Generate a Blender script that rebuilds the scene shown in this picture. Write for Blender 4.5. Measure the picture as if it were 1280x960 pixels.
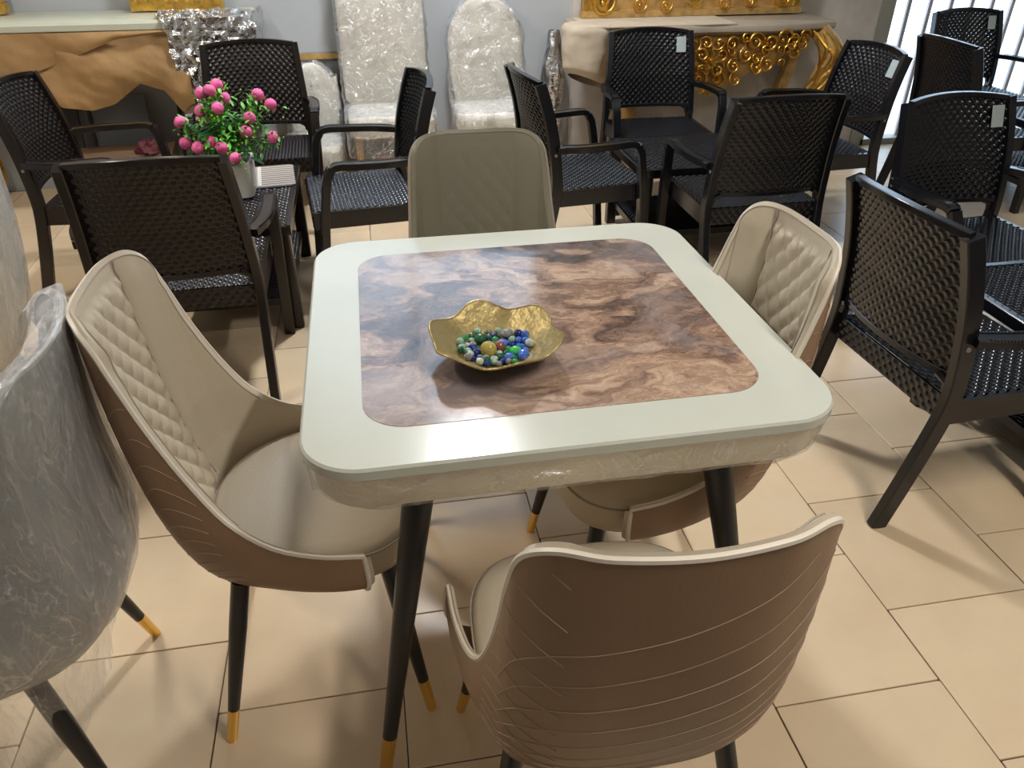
import bpy, math, random
import numpy as np
from mathutils import Vector, Matrix, noise

random.seed(7)
RNG = np.random.default_rng(7)
for o in list(bpy.data.objects):
    bpy.data.objects.remove(o)
scene = bpy.context.scene
COL = scene.collection

# ------------------------------------------------------------------ camera
CAM_P = Vector((-0.2943, -1.3662, 1.4862))
YAW, PITCH = 0.1802, 0.5716
cam_d = bpy.data.cameras.new('camera')
cam_d.sensor_width = 36.0
cam_d.lens = 961.6 / 1280 * 36.0
cam_d.clip_start = 0.02
cam = bpy.data.objects.new('camera', cam_d)
COL.objects.link(cam)
fw = Vector((math.sin(YAW) * math.cos(PITCH), math.cos(YAW) * math.cos(PITCH), -math.sin(PITCH)))
rt = Vector((math.cos(YAW), -math.sin(YAW), 0))
up = rt.cross(fw)
cam.matrix_world = Matrix(((rt.x, up.x, -fw.x, CAM_P.x), (rt.y, up.y, -fw.y, CAM_P.y), (rt.z, up.z, -fw.z, CAM_P.z), (0, 0, 0, 1)))
scene.camera = cam

# ------------------------------------------------------------------ world, daylight, exposure
w = bpy.data.worlds.new('overcast_sky')
scene.world = w
w.use_nodes = True
w.node_tree.nodes['Background'].inputs[0].default_value = (0.60, 0.79, 1.0, 1)
w.node_tree.nodes['Background'].inputs[1].default_value = 3.6
scene.view_settings.view_transform = 'Standard'
scene.view_settings.look = 'None'
scene.view_settings.exposure = 0.0
scene.view_settings.gamma = 1.0
scene.view_settings.use_curve_mapping = False

def area(name, loc, rot, sx, sy, power, color):
    l = bpy.data.lights.new(name, 'AREA')
    l.shape = 'RECTANGLE'
    l.size, l.size_y = sx, sy
    l.energy, l.color = power, color
    o = bpy.data.objects.new(name, l)
    COL.objects.link(o)
    o.location, o.rotation_euler = loc, rot
    return o
# daylight pouring through the barred shop front (portal helps sampling of the sky)
for nm, loc, sx, sy in (('shopfront_portal', (4.05, 3.62, 1.2), 2.1, 2.4), ('clerestory_portal', (-0.10, 3.66, 2.72), 1.8, 1.65)):
    po = area(nm, loc, (-math.pi / 2, 0, 0), sx, sy, 1.0, (1, 1, 1))
    po.data.cycles.is_portal = True

# ------------------------------------------------------------------ materials
def new_mat(name):
    m = bpy.data.materials.new(name)
    m.use_nodes = True
    nt = m.node_tree
    return m, nt, nt.nodes['Principled BSDF']
def nd(nt, t, **kw):
    n = nt.nodes.new(t)
    for k, v in kw.items():
        if k in n.inputs.keys():
            n.inputs[k].default_value = v
        else:
            setattr(n, k, v)
    return n
def ramp(nt, stops):
    r = nt.nodes.new('ShaderNodeValToRGB')
    e = r.color_ramp.elements
    while len(e) < len(stops):
        e.new(0.5)
    for x, (p, c) in zip(e, stops):
        x.position = p
        x.color = (*c, 1)
    return r
def simple(name, col, rough=0.5, metal=0.0, spec=0.5, var=0.0, vscale=8, bump=0.0, bscale=60, coat=0.0, bdetail=3):
    m, nt, b = new_mat(name)
    b.inputs['Base Color'].default_value = (*col, 1)
    b.inputs['Roughness'].default_value = rough
    b.inputs['Metallic'].default_value = metal
    b.inputs['Specular IOR Level'].default_value = spec
    b.inputs['Coat Weight'].default_value = coat
    tc = nd(nt, 'ShaderNodeTexCoord')
    if var:
        n = nd(nt, 'ShaderNodeTexNoise', Scale=vscale, Detail=4.0)
        nt.links.new(tc.outputs['Object'], n.inputs['Vector'])
        r = ramp(nt, [(0.3, tuple(c * (1 - var) for c in col)), (0.7, tuple(min(1, c * (1 + var)) for c in col))])
        nt.links.new(n.outputs['Fac'], r.inputs['Fac'])
        nt.links.new(r.outputs['Color'], b.inputs['Base Color'])
    if bump:
        n2 = nd(nt, 'ShaderNodeTexNoise', Scale=bscale, Detail=float(bdetail))
        nt.links.new(tc.outputs['Object'], n2.inputs['Vector'])
        bp = nd(nt, 'ShaderNodeBump', Strength=bump, Distance=0.01)
        nt.links.new(n2.outputs['Fac'], bp.inputs['Height'])
        nt.links.new(bp.outputs['Normal'], b.inputs['Normal'])
    return m
M = {}
M['leather'] = simple('cream_leather', (0.57, 0.49, 0.375), 0.42, bump=0.06, bscale=180)
M['leather_brown'] = simple('brown_leather', (0.27, 0.165, 0.095), 0.45, var=0.06, bump=0.06, bscale=160)
M['piping'] = simple('cream_piping', (0.72, 0.64, 0.53), 0.4)
M['stitch'] = simple('tan_thread', (0.40, 0.28, 0.19), 0.6)
M['seam'] = simple('tan_seam', (0.36, 0.30, 0.235), 0.7)  # seam lines a tone darker than the cream leather
M['black_leg'] = simple('black_lacquer', (0.012, 0.012, 0.014), 0.35)
M['gold'] = simple('brass_tip', (0.85, 0.56, 0.16), 0.24, metal=1.0)
M['grey_leather'] = simple('grey_leather', (0.30, 0.305, 0.295), 0.4, var=0.08, bump=0.05, bscale=120)
M['wicker'] = simple('charcoal_resin', (0.007, 0.0075, 0.010), 0.22, spec=0.52)
M['wicker_brown'] = simple('dark_brown_resin', (0.013, 0.009, 0.0075), 0.23, spec=0.42)
M['sticker'] = simple('pale_sticker', (0.45, 0.52, 0.52), 0.5)
M['table_cream'] = simple('cream_lacquer', (0.54, 0.545, 0.47), 0.2, spec=0.25, var=0.035, vscale=5)
M['apron'] = simple('apron_cream', (0.82, 0.74, 0.58), 0.5, var=0.08, vscale=6)
M['gold_bowl'] = simple('hammered_gold', (0.38, 0.29, 0.12), 0.42, metal=0.65, bump=0.35, bscale=55)
M['pot'] = simple('white_ceramic', (0.62, 0.60, 0.54), 0.35)
M['pink'] = simple('pink_petals', (0.95, 0.16, 0.42), 0.6, bump=0.5, bscale=300)
M['leaf'] = simple('green_leaf', (0.12, 0.40, 0.05), 0.45, var=0.4, vscale=30)
M['leaf_dark'] = simple('dark_leaf', (0.018, 0.10, 0.035), 0.4, var=0.3, vscale=30)
M['bud'] = simple('yellow_green_bud', (0.35, 0.52, 0.05), 0.5)
M['kraft'] = simple('kraft_paper', (0.37, 0.215, 0.085), 0.62, var=0.14, vscale=6, bump=0.75, bscale=11, bdetail=6)
M['foil'] = simple('crinkled_foil', (0.80, 0.80, 0.82), 0.18, metal=1.0, bump=0.9, bscale=38)
M['marble_green'] = simple('pale_marble', (0.56, 0.56, 0.44), 0.3, var=0.1, vscale=4)
M['gilt'] = simple('gilt', (0.80, 0.47, 0.10), 0.32, metal=1.0, var=0.3, vscale=30, bump=0.25, bscale=90)
M['gilt_flat'] = simple('gilt_paint', (0.52, 0.33, 0.12), 0.5, metal=0.4, var=0.25, vscale=20)
M['console_top'] = simple('console_top', (0.38, 0.32, 0.24), 0.4, var=0.1, vscale=6)
M['cloth'] = simple('cream_cloth', (0.52, 0.43, 0.32), 0.8, var=0.08, vscale=7, bump=0.4, bscale=16)
M['white_uph'] = simple('ivory_upholstery', (0.66, 0.62, 0.52), 0.55)
M['cardboard'] = simple('cardboard', (0.17, 0.10, 0.05), 0.8, var=0.15)
M['grey_board'] = simple('grey_board', (0.17, 0.18, 0.19), 0.5)
M['dark_flower'] = simple('dark_red_cloth', (0.09, 0.012, 0.015), 0.7)
M['dark_wood'] = simple('dark_wood', (0.02, 0.014, 0.01), 0.5)
M['bar'] = simple('grey_bars', (0.50, 0.47, 0.48), 0.5)
M['frame_alu'] = simple('window_frame', (0.30, 0.30, 0.25), 0.45)
M['wall_blue'] = simple('pale_blue_grey_paint', (0.44, 0.46, 0.475), 0.6, var=0.03, vscale=2)
M['wall_beige'] = simple('worn_beige_paint', (0.52, 0.48, 0.43), 0.7, var=0.12, vscale=7, bump=0.12, bscale=25)
M['ceil'] = simple('ceiling_white', (0.75, 0.75, 0.73), 0.8)
M['grout'] = simple('grout', (0.07, 0.045, 0.03), 0.9)
M['concrete'] = simple('pale_concrete', (0.75, 0.73, 0.70), 0.8)
M['yellow'] = simple('yellow_post', (0.75, 0.55, 0.12), 0.5)
M['mirror'] = simple('mirror_glass', (0.7, 0.72, 0.72), 0.05, metal=1.0)
M['screw'] = simple('screw_cap', (0.30, 0.30, 0.32), 0.3, metal=0.8)

def tile_mat():
    m, nt, b = new_mat('beige_tile')
    oi = nd(nt, 'ShaderNodeObjectInfo')
    tc = nd(nt, 'ShaderNodeTexCoord')
    add = nd(nt, 'ShaderNodeVectorMath', operation='ADD')
    nt.links.new(tc.outputs['Object'], add.inputs[0])
    nt.links.new(oi.outputs['Location'], add.inputs[1])
    n = nd(nt, 'ShaderNodeTexNoise', Scale=2.2, Detail=6.0, Roughness=0.6)
    nt.links.new(add.outputs[0], n.inputs['Vector'])
    r = ramp(nt, [(0.25, (0.65, 0.475, 0.305)), (0.55, (0.75, 0.58, 0.385)), (0.8, (0.79, 0.635, 0.44))])
    nt.links.new(n.outputs['Fac'], r.inputs['Fac'])
    hs = nd(nt, 'ShaderNodeHueSaturation')
    mr = nd(nt, 'ShaderNodeMapRange')
    mr.inputs[3].default_value, mr.inputs[4].default_value = 0.92, 1.06
    nt.links.new(oi.outputs['Random'], mr.inputs[0])
    nt.links.new(mr.outputs[0], hs.inputs['Value'])
    nt.links.new(r.outputs['Color'], hs.inputs['Color'])
    nt.links.new(hs.outputs['Color'], b.inputs['Base Color'])
    b.inputs['Roughness'].default_value = 0.28
    b.inputs['Specular IOR Level'].default_value = 0.4
    return m
M['tile'] = tile_mat()

def marble_mat():
    m, nt, b = new_mat('stormy_brown_marble')
    tc = nd(nt, 'ShaderNodeTexCoord')
    mp = nd(nt, 'ShaderNodeMapping')
    mp.inputs['Rotation'].default_value = (0, 0, 0.45)
    mp.inputs['Scale'].default_value = (1.0, 1.45, 1.0)
    mp.inputs['Location'].default_value = (3.3, 0.4, 2.1)
    nt.links.new(tc.outputs['Object'], mp.inputs['Vector'])
    w1 = nd(nt, 'ShaderNodeTexNoise', Scale=3.0, Detail=5.0, Roughness=0.55)
    nt.links.new(mp.outputs['Vector'], w1.inputs['Vector'])
    mixv = nd(nt, 'ShaderNodeMixRGB', blend_type='LINEAR_LIGHT')
    mixv.inputs['Fac'].default_value = 0.30
    nt.links.new(mp.outputs['Vector'], mixv.inputs['Color1'])
    nt.links.new(w1.outputs['Color'], mixv.inputs['Color2'])
    n2 = nd(nt, 'ShaderNodeTexNoise', Scale=2.7, Detail=10.0, Roughness=0.64, Distortion=1.5)
    nt.links.new(mixv.outputs['Color'], n2.inputs['Vector'])
    r = ramp(nt, [(0.34, (0.030, 0.022, 0.021)), (0.42, (0.12, 0.075, 0.056)), (0.48, (0.28, 0.17, 0.115)),
                  (0.55, (0.45, 0.30, 0.205)), (0.65, (0.57, 0.42, 0.305)), (0.78, (0.63, 0.52, 0.41))])
    nt.links.new(n2.outputs['Fac'], r.inputs['Fac'])
    n3 = nd(nt, 'ShaderNodeTexNoise', Scale=5.5, Detail=7.0, Roughness=0.7, Distortion=2.2)
    nt.links.new(mixv.outputs['Color'], n3.inputs['Vector'])
    r3 = ramp(nt, [(0.38, (0, 0, 0)), (0.46, (1, 1, 1)), (0.54, (0, 0, 0))])
    nt.links.new(n3.outputs['Fac'], r3.inputs['Fac'])
    vein = nd(nt, 'ShaderNodeMixRGB', blend_type='MULTIPLY')
    ml = nd(nt, 'ShaderNodeMath', operation='MULTIPLY')
    ml.inputs[1].default_value = 0.55
    nt.links.new(r3.outputs['Color'], ml.inputs[0])
    nt.links.new(ml.outputs[0], vein.inputs['Fac'])
    nt.links.new(r.outputs['Color'], vein.inputs['Color1'])
    vein.inputs['Color2'].default_value = (0.42, 0.36, 0.36, 1)
    n4 = nd(nt, 'ShaderNodeTexNoise', Scale=1.7, Detail=4.0, Distortion=0.8)
    nt.links.new(mixv.outputs['Color'], n4.inputs['Vector'])
    r4 = ramp(nt, [(0.45, (0, 0, 0)), (0.70, (0.55, 0.55, 0.55))])
    nt.links.new(n4.outputs['Fac'], r4.inputs['Fac'])
    lil = nd(nt, 'ShaderNodeMixRGB', blend_type='MIX')
    nt.links.new(r4.outputs['Color'], lil.inputs['Fac'])
    nt.links.new(vein.outputs['Color'], lil.inputs['Color1'])
    lil.inputs['Color2'].default_value = (0.36, 0.31, 0.31, 1)
    nt.links.new(lil.outputs['Color'], b.inputs['Base Color'])
    b.inputs['Roughness'].default_value = 0.13
    b.inputs['Specular IOR Level'].default_value = 0.42
    b.inputs['Coat Weight'].default_value = 0.0
    b.inputs['Coat Roughness'].default_value = 0.2
    return m
M['marble'] = marble_mat()

def film_mat(name, fac_lo, fac_hi, scale, white=(0.9, 0.92, 0.95), milky=0.12, stretch=(1, 1, 1), crease=0.4, bump=1.0):
    m = bpy.data.materials.new(name)
    m.use_nodes = True
    nt = m.node_tree
    nt.nodes.clear()
    out = nd(nt, 'ShaderNodeOutputMaterial')
    tc = nd(nt, 'ShaderNodeTexCoord')
    mp = nd(nt, 'ShaderNodeMapping')
    mp.inputs['Scale'].default_value = stretch
    nt.links.new(tc.outputs['Object'], mp.inputs['Vector'])
    n = nd(nt, 'ShaderNodeTexNoise', Scale=scale, Detail=6.0, Roughness=0.6, Distortion=1.5)
    nt.links.new(mp.outputs['Vector'], n.inputs['Vector'])
    bp = nd(nt, 'ShaderNodeBump', Strength=bump, Distance=0.03)
    nt.links.new(n.outputs['Fac'], bp.inputs['Height'])
    tr = nd(nt, 'ShaderNodeBsdfTransparent')
    tr.inputs[0].default_value = (0.97, 0.97, 0.97, 1)
    gl = nd(nt, 'ShaderNodeBsdfGlossy', Roughness=0.17)
    gl.inputs[0].default_value = (1, 1, 1, 1)
    nt.links.new(bp.outputs['Normal'], gl.inputs['Normal'])
    df = nd(nt, 'ShaderNodeBsdfDiffuse')
    df.inputs[0].default_value = (*white, 1)
    nt.links.new(bp.outputs['Normal'], df.inputs['Normal'])
    mx0 = nd(nt, 'ShaderNodeMixShader')
    mx0.inputs[0].default_value = milky
    nt.links.new(gl.outputs[0], mx0.inputs[1])
    nt.links.new(df.outputs[0], mx0.inputs[2])
    lw = nd(nt, 'ShaderNodeLayerWeight', Blend=0.30)
    mr = nd(nt, 'ShaderNodeMapRange')
    mr.inputs[3].default_value, mr.inputs[4].default_value = fac_lo, fac_hi
    nt.links.new(lw.outputs['Facing'], mr.inputs[0])
    # creases: thin ridges where the film is folded double
    prev_ = mr.outputs[0]
    for sc_, st_ in ((scale * 0.45, crease), (scale * 1.1, crease * 0.8)):
        nz_ = nd(nt, 'ShaderNodeTexNoise', Scale=sc_, Detail=3.0, Roughness=0.55, Distortion=2.5)
        nt.links.new(mp.outputs['Vector'], nz_.inputs['Vector'])
        rp = ramp(nt, [(0.470, (0, 0, 0)), (0.50, (1, 1, 1)), (0.530, (0, 0, 0))])
        nt.links.new(nz_.outputs['Fac'], rp.inputs['Fac'])
        ma = nd(nt, 'ShaderNodeMath', operation='MULTIPLY_ADD')
        ma.use_clamp = True
        ma.inputs[1].default_value = st_
        nt.links.new(rp.outputs['Color'], ma.inputs[0])
        nt.links.new(prev_, ma.inputs[2])
        prev_ = ma.outputs[0]
    mx = nd(nt, 'ShaderNodeMixShader')
    nt.links.new(prev_, mx.inputs[0])
    nt.links.new(tr.outputs[0], mx.inputs[1])
    nt.links.new(mx0.outputs[0], mx.inputs[2])
    nt.links.new(mx.outputs[0], out.inputs[0])
    return m
M['film'] = film_mat('clear_plastic_film', 0.07, 0.70, 15, milky=0.28, stretch=(1, 1, 0.40), crease=0.22, bump=0.8)
M['film_white'] = film_mat('wrinkled_plastic_film', 0.12, 0.85, 12, milky=0.22, crease=0.45)
M['film_table'] = film_mat('stretch_film', 0.05, 0.40, 10, milky=0.35, crease=0.25)

def glass_mat(name, col):
    m, nt, b = new_mat(name)
    b.inputs['Base Color'].default_value = (*col, 1)
    b.inputs['Roughness'].default_value = 0.04
    b.inputs['Transmission Weight'].default_value = 0.3
    b.inputs['IOR'].default_value = 1.45
    return m
def mat_placemat():
    m, nt, b = new_mat('striped_placemat')
    tc = nd(nt, 'ShaderNodeTexCoord')
    wv = nd(nt, 'ShaderNodeTexWave', Scale=11.0, Distortion=0.6, Detail=2.0)
    wv.bands_direction = 'Y'
    nt.links.new(tc.outputs['Object'], wv.inputs['Vector'])
    r = ramp(nt, [(0.15, (0.12, 0.10, 0.09)), (0.7, (0.46, 0.40, 0.35))])
    nt.links.new(wv.outputs['Fac'], r.inputs['Fac'])
    nt.links.new(r.outputs['Color'], b.inputs['Base Color'])
    b.inputs['Roughness'].default_value = 0.6
    return m
M['placemat'] = mat_placemat()
def emis(name, col, s):
    m = bpy.data.materials.new(name)
    m.use_nodes = True
    nt = m.node_tree
    nt.nodes.clear()
    o = nd(nt, 'ShaderNodeOutputMaterial')
    e = nd(nt, 'ShaderNodeEmission', Strength=s)
    e.inputs[0].default_value = (*col, 1)
    nt.links.new(e.outputs[0], o.inputs[0])
    return m

# ------------------------------------------------------------------ mesh helpers
class MB:
    def __init__(self):
        self.v, self.f = [], []
    def add(self, V, F):
        n = len(self.v)
        self.v += [tuple(map(float, q)) for q in V]
        self.f += [tuple(i + n for i in q) for q in F]
        return self
    def box(self, c, s, rz=0.0):
        x, y, z = (k / 2 for k in s)
        cs, sn = math.cos(rz), math.sin(rz)
        V = []
        for dz in (-z, z):
            for dx, dy in ((-x, -y), (x, -y), (x, y), (-x, y)):
                V.append((c[0] + cs * dx - sn * dy, c[1] + sn * dx + cs * dy, c[2] + dz))
        return self.add(V, [(0, 3, 2, 1), (4, 5, 6, 7), (0, 1, 5, 4), (1, 2, 6, 5), (2, 3, 7, 6), (3, 0, 4, 7)])
    def tube(self, P, Rr, n=8, closed=False, sq=None, side=None, cap=True):
        """round tube (radius list) or bar (sq=(w,h)) along a path; side fixes the width direction"""
        P = [Vector(q) for q in P]
        k = len(P)
        if not hasattr(Rr, '__len__'):
            Rr = [Rr] * k
        prev = None
        V = []
        for i in range(k):
            a = P[(i - 1) % k] if closed else P[max(i - 1, 0)]
            b = P[(i + 1) % k] if closed else P[min(i + 1, k - 1)]
            t = (b - a).normalized()
            if side is not None:
                s = Vector(side) if not isinstance(side, list) else Vector(side[i])
                s = (s - t * s.dot(t)).normalized()
            else:
                if prev is None:
                    s = t.orthogonal().normalized()
                else:
                    s = (prev - t * prev.dot(t))
                    s = s.normalized() if s.length > 1e-6 else t.orthogonal().normalized()
                prev = s
            u = t.cross(s)
            if sq:
                wd, h = sq[0] / 2 * Rr[i], sq[1] / 2 * Rr[i]
                c = 0.22 * min(wd, h) * 1.0
                for x, y in ((-wd + c, -h), (wd - c, -h), (wd, -h + c), (wd, h - c), (wd - c, h), (-wd + c, h), (-wd, h - c), (-wd, -h + c)):
                    V.append(P[i] + s * x + u * y)
            else:
                for j in range(n):
                    an = 2 * math.pi * j / n
                    V.append(P[i] + (s * math.cos(an) + u * math.sin(an)) * Rr[i])
        m = 8 if sq else n
        F = []
        for i in range(k if closed else k - 1):
            for j in range(m):
                a, b = i * m + j, i * m + (j + 1) % m
                i2 = (i + 1) % k
                F.append((a, b, i2 * m + (j + 1) % m, i2 * m + j))
        if cap and not closed:
            F.append(tuple(range(m))[::-1])
            F.append(tuple((k - 1) * m + j for j in range(m)))
        return self.add(V, F)
    def grid(self, G, flip=False, keep=None):
        """G: (a,b,3) array of points"""
        a, b = G.shape[:2]
        F = []
        for i in range(a - 1):
            for j in range(b - 1):
                if keep is not None and not keep[i, j]:
                    continue
                q = (i * b + j, i * b + j + 1, (i + 1) * b + j + 1, (i + 1) * b + j)
                F.append(q[::-1] if flip else q)
        return self.add(G.reshape(-1, 3), F)
    def lathe(self, prof, n=24, c=(0, 0, 0)):
        V = []
        for r, z in prof:
            for j in range(n):
                a = 2 * math.pi * j / n
                V.append((c[0] + r * math.cos(a), c[1] + r * math.sin(a), c[2] + z))
        F = [(i * n + j, i * n + (j + 1) % n, (i + 1) * n + (j + 1) % n, (i + 1) * n + j) for i in range(len(prof) - 1) for j in range(n)]
        return self.add(V, F)
    def mesh(self, name, mat, smooth=True, angle=40):
        me = bpy.data.meshes.new(name)
        me.from_pydata(self.v, [], self.f)
        me.update()
        if mat:
            me.materials.append(mat)
        if smooth:
            me.shade_smooth()
            try:
                me.set_sharp_from_angle(angle=math.radians(angle))
            except Exception:
                pass
        return me
    def build(self, name, mat, parent=None, smooth=True, angle=40):
        return link(name, self.mesh(name, mat, smooth, angle), parent)
def link(name, me, parent=None, loc=(0, 0, 0), rot=(0, 0, 0)):
    o = bpy.data.objects.new(name, me)
    COL.objects.link(o)
    o.parent = parent
    o.location, o.rotation_euler = loc, rot
    return o
def tag(o, label, cat, group=None):
    o['label'], o['category'] = label, cat
    if group:
        o['group'] = group
    return o
def empty(name, loc, rz=0.0):
    o = bpy.data.objects.new(name, None)
    COL.objects.link(o)
    o.location, o.rotation_euler = loc, (0, 0, rz)
    o.empty_display_size = 0.1
    return o
def struct(o):
    o['kind'] = 'structure'
    return o
def copy_tree(o, parent=None):
    c = o.copy()
    COL.objects.link(c)
    c.parent = parent
    for ch in list(o.children):
        copy_tree(ch, c)
    return c
def rounded_rect(hx, hy, r, n=8):
    P = []
    for cx, cy, a0 in ((hx - r, hy - r, 0), (-hx + r, hy - r, 90), (-hx + r, -hy + r, 180), (hx - r, -hy + r, 270)):
        for i in range(n + 1):
            a = math.radians(a0 + 90 * i / n)
            P.append((cx + r * math.cos(a), cy + r * math.sin(a)))
    return P
def stack_rings(mb, rings):
    """rings: list of (outline, z); closed top and bottom"""
    n = len(rings[0][0])
    V, F = [], []
    for out, z in rings:
        V += [(x, y, z) for x, y in out]
    for k in range(len(rings) - 1):
        for i in range(n):
            j = (i + 1) % n
            F.append((k * n + i, k * n + j, (k + 1) * n + j, (k + 1) * n + i))
    F.append(tuple(range(n))[::-1])
    F.append(tuple((len(rings) - 1) * n + i for i in range(n)))
    return mb.add(V, F)
def bspl(P, n):
    """catmull-rom resample of a polyline"""
    P = np.array(P, float)
    d = np.r_[0, np.cumsum(np.linalg.norm(np.diff(P, axis=0), axis=1))]
    t = np.linspace(0, d[-1], n)
    Q = np.vstack([2 * P[0] - P[1], P, 2 * P[-1] - P[-2]])
    out = []
    for x in t:
        i = min(np.searchsorted(d, x, 'right') - 1, len(P) - 2)
        s = (x - d[i]) / (d[i + 1] - d[i])
        a, b, c, e = Q[i], Q[i + 1], Q[i + 2], Q[i + 3]
        out.append(0.5 * (2 * b + (c - a) * s + (2 * a - 5 * b + 4 * c - e) * s * s + (3 * b - a - 3 * c + e) * s ** 3))
    return np.array(out)
def fbm(x, y, z, sc=1.0, o=3):
    return noise.fractal(Vector((x * sc, y * sc, z * sc)), 1.0, 2.0, o)

# ------------------------------------------------------------------ the room
WY = 3.50
def slab(name, c, s, mat):
    return struct(MB().box(c, s).build(name, mat, smooth=False))
floor = slab('floor', (0.9, 0.15, -0.026), (8.6, 6.7, 0.04), M['grout'])
floor['label'] = 'beige tiled shop floor laid in running bond'
T, TX0 = 0.3938, -0.7336
tb = MB()
stack_rings(tb, [(rounded_rect(T / 2 - 0.0016, T / 2 - 0.0016, 0.002, 1), -0.008), (rounded_rect(T / 2 - 0.0016, T / 2 - 0.0016, 0.002, 1), -0.001), (rounded_rect(T / 2 - 0.003, T / 2 - 0.003, 0.002, 1), 0.0)])
tme = tb.mesh('tile', M['tile'], smooth=False)
ntile = 0
cells = []
for s in range(-6, 14):
    x = TX0 + (s + 0.5) * T
    off = 0.128 if s % 2 == 0 else 0.322
    for k in range(-4, 9):
        y = off + (k + 0.5) * T
        if not (-1.25 < y < WY + 0.1 and -2.9 < x < 4.75):
            continue
        cells.append((math.hypot(x - CAM_P.x, y - CAM_P.y), x, y))
cells.sort()
for d, x, y in cells[:300]:
    yy = y
    link('tile', tme, floor, (x, yy, 0), (0, 0, -0.003 + random.uniform(-0.001, 0.001)))
# walls
slab('wall_back', (-1.15, WY + 0.06, 0.83), (4.2, 0.12, 1.74), M['wall_blue'])
mbw = MB()
mbw.box((-2.125, WY + 0.06, 2.72), (2.25, 0.12, 2.04)).box((0.875, WY + 0.06, 2.72), (0.15, 0.12, 2.04))
mbw.box((-0.10, WY + 0.06, 1.80), (1.80, 0.12, 0.2)).box((-0.10, WY + 0.06, 3.64), (1.80, 0.12, 0.2))
o = struct(mbw.build('wall_clerestory', M['wall_blue'], smooth=False))
mb = MB().box((1.95, WY + 0.05, 1.84), (2.0, 0.14, 3.76)).box((4.05, WY + 0.06, 3.11), (2.2, 0.12, 1.22))
struct(mb.build('wall_right_of_console', M['wall_beige'], smooth=False)).name = 'wall_back_right'
slab('wall_left', (-3.25, 0.2, 1.84), (0.1, 6.8, 3.76), M['wall_blue'])
slab('wall_right', (5.2, 0.2, 1.84), (0.1, 6.8, 3.76), M['wall_beige'])
slab('wall_front', (0.95, -3.2, 1.84), (8.5, 0.1, 3.76), M['wall_beige'])
slab('ceiling', (0.95, 0.15, 3.75), (8.6, 6.9, 0.06), M['ceil'])
slab('floor_outside', (3.5, 5.6, -0.05), (9.0, 4.0, 0.04), M['concrete'])
# shop-front window with security bars
win = struct(empty('window_1', (4.02, WY + 0.02, 0)))
win['label'] = 'bright barred shop-front window beside the worn beige wall'
MB().box((-1.03, 0, 1.25), (0.10, 0.10, 2.5)).build('window_frame', M['frame_alu'], win, False)
MB().box((1.05, 0, 1.25), (0.06, 0.10, 2.5)).build('window_frame', M['frame_alu'], win, False)
MB().box((0, 0, 0.02), (2.0, 0.10, 0.04)).build('window_frame', M['frame_alu'], win, False)
MB().box((0, 0.0, 2.47), (2.0, 0.10, 0.06)).build('window_frame', M['frame_alu'], win, False)
barm = MB().box((0, 0, 1.24), (0.024, 0.018, 2.40)).mesh('bar', M['bar'], False)
for i in range(13):
    link('bar', barm, win, (-0.84 + i * 0.15, 0.02, 0))
for z, x0 in ((0.66, 0.10), (1.3, -0.98), (1.9, -0.98)):
    MB().box(((x0 + 1.02) / 2, 0.025, z), (1.02 - x0, 0.012, 0.03)).build('rail', M['bar'], win, False)
cl = struct(empty('window_2', (-0.10, WY + 0.06, 1.9)))
for c, sz in (((-0.88, 0, 0.82), (0.04, 0.10, 1.64)), ((0.88, 0, 0.82), (0.04, 0.10, 1.64)), ((0, 0, 0.02), (1.72, 0.10, 0.04)), ((0, 0, 1.62), (1.72, 0.10, 0.04)), ((0, 0, 0.82), (0.03, 0.06, 1.56))):
    MB().box(c, sz).build('window_frame', M['frame_alu'], cl, False)
# ceiling lamps, plus an added fill over the front
def ceiling_lamp(loc, wd, ln, power, color, label):
    r = empty('ceiling_light', loc)
    MB().box((0, 0, 0.035), (wd + 0.02, ln + 0.02, 0.05)).build('housing', M['ceil'], r, False)
    for sy in (-1, 1):
        MB().tube([(0, sy * ln * 0.4, 0.06), (0, sy * ln * 0.4, 3.72 - loc[2])], 0.005, 6).build('hanging_rod', M['bar'], r)
    MB().box((0, 0, 0.004), (wd, ln, 0.01)).build('diffuser', emis('lamp_glow', color, 8.0), r, False)
    a = area('lamp_light', (0, 0, -0.006), (0, 0, 0), wd, ln, power, color)
    a.parent = r
    tag(r, label, 'lamp')
ceiling_lamp((0.12, 2.25, 2.93), 0.28, 0.28, 70, (0.95, 0.97, 1.0), 'square white lamp hanging near the back wall')
ceiling_lamp((-2.0, 0.9, 2.93), 0.15, 1.2, 40, (1.0, 0.93, 0.82), 'long warm lamp hanging near the left wall')
ceiling_lamp((1.1, -1.3, 2.93), 0.15, 1.2, 44, (1.0, 0.95, 0.87), 'added long warm fill lamp above the front of the shop')  # unseen fill lamp, added to brighten the front area

# ------------------------------------------------------------------ square dining table
H, S2 = 0.76, 0.45
tab = empty('dining_table', (0, 0, 0))
rr = lambda d, r: rounded_rect(S2 - d, S2 - d, r, 10)
top = MB()
stack_rings(top, [(rr(0.004, 0.096), H - 0.024), (rr(0.0, 0.10), H - 0.020), (rr(0.0, 0.10), H - 0.004), (rr(0.004, 0.096), H)])
top.build('tabletop', M['table_cream'], tab, angle=28)
ap = MB()
stack_rings(ap, [(rr(0.05, 0.06), H - 0.100), (rr(0.026, 0.08), H - 0.096), (rr(0.015, 0.09), H - 0.080), (rr(0.012, 0.09), H - 0.024)])
apo = ap.build('apron', M['apron'], tab)
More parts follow.
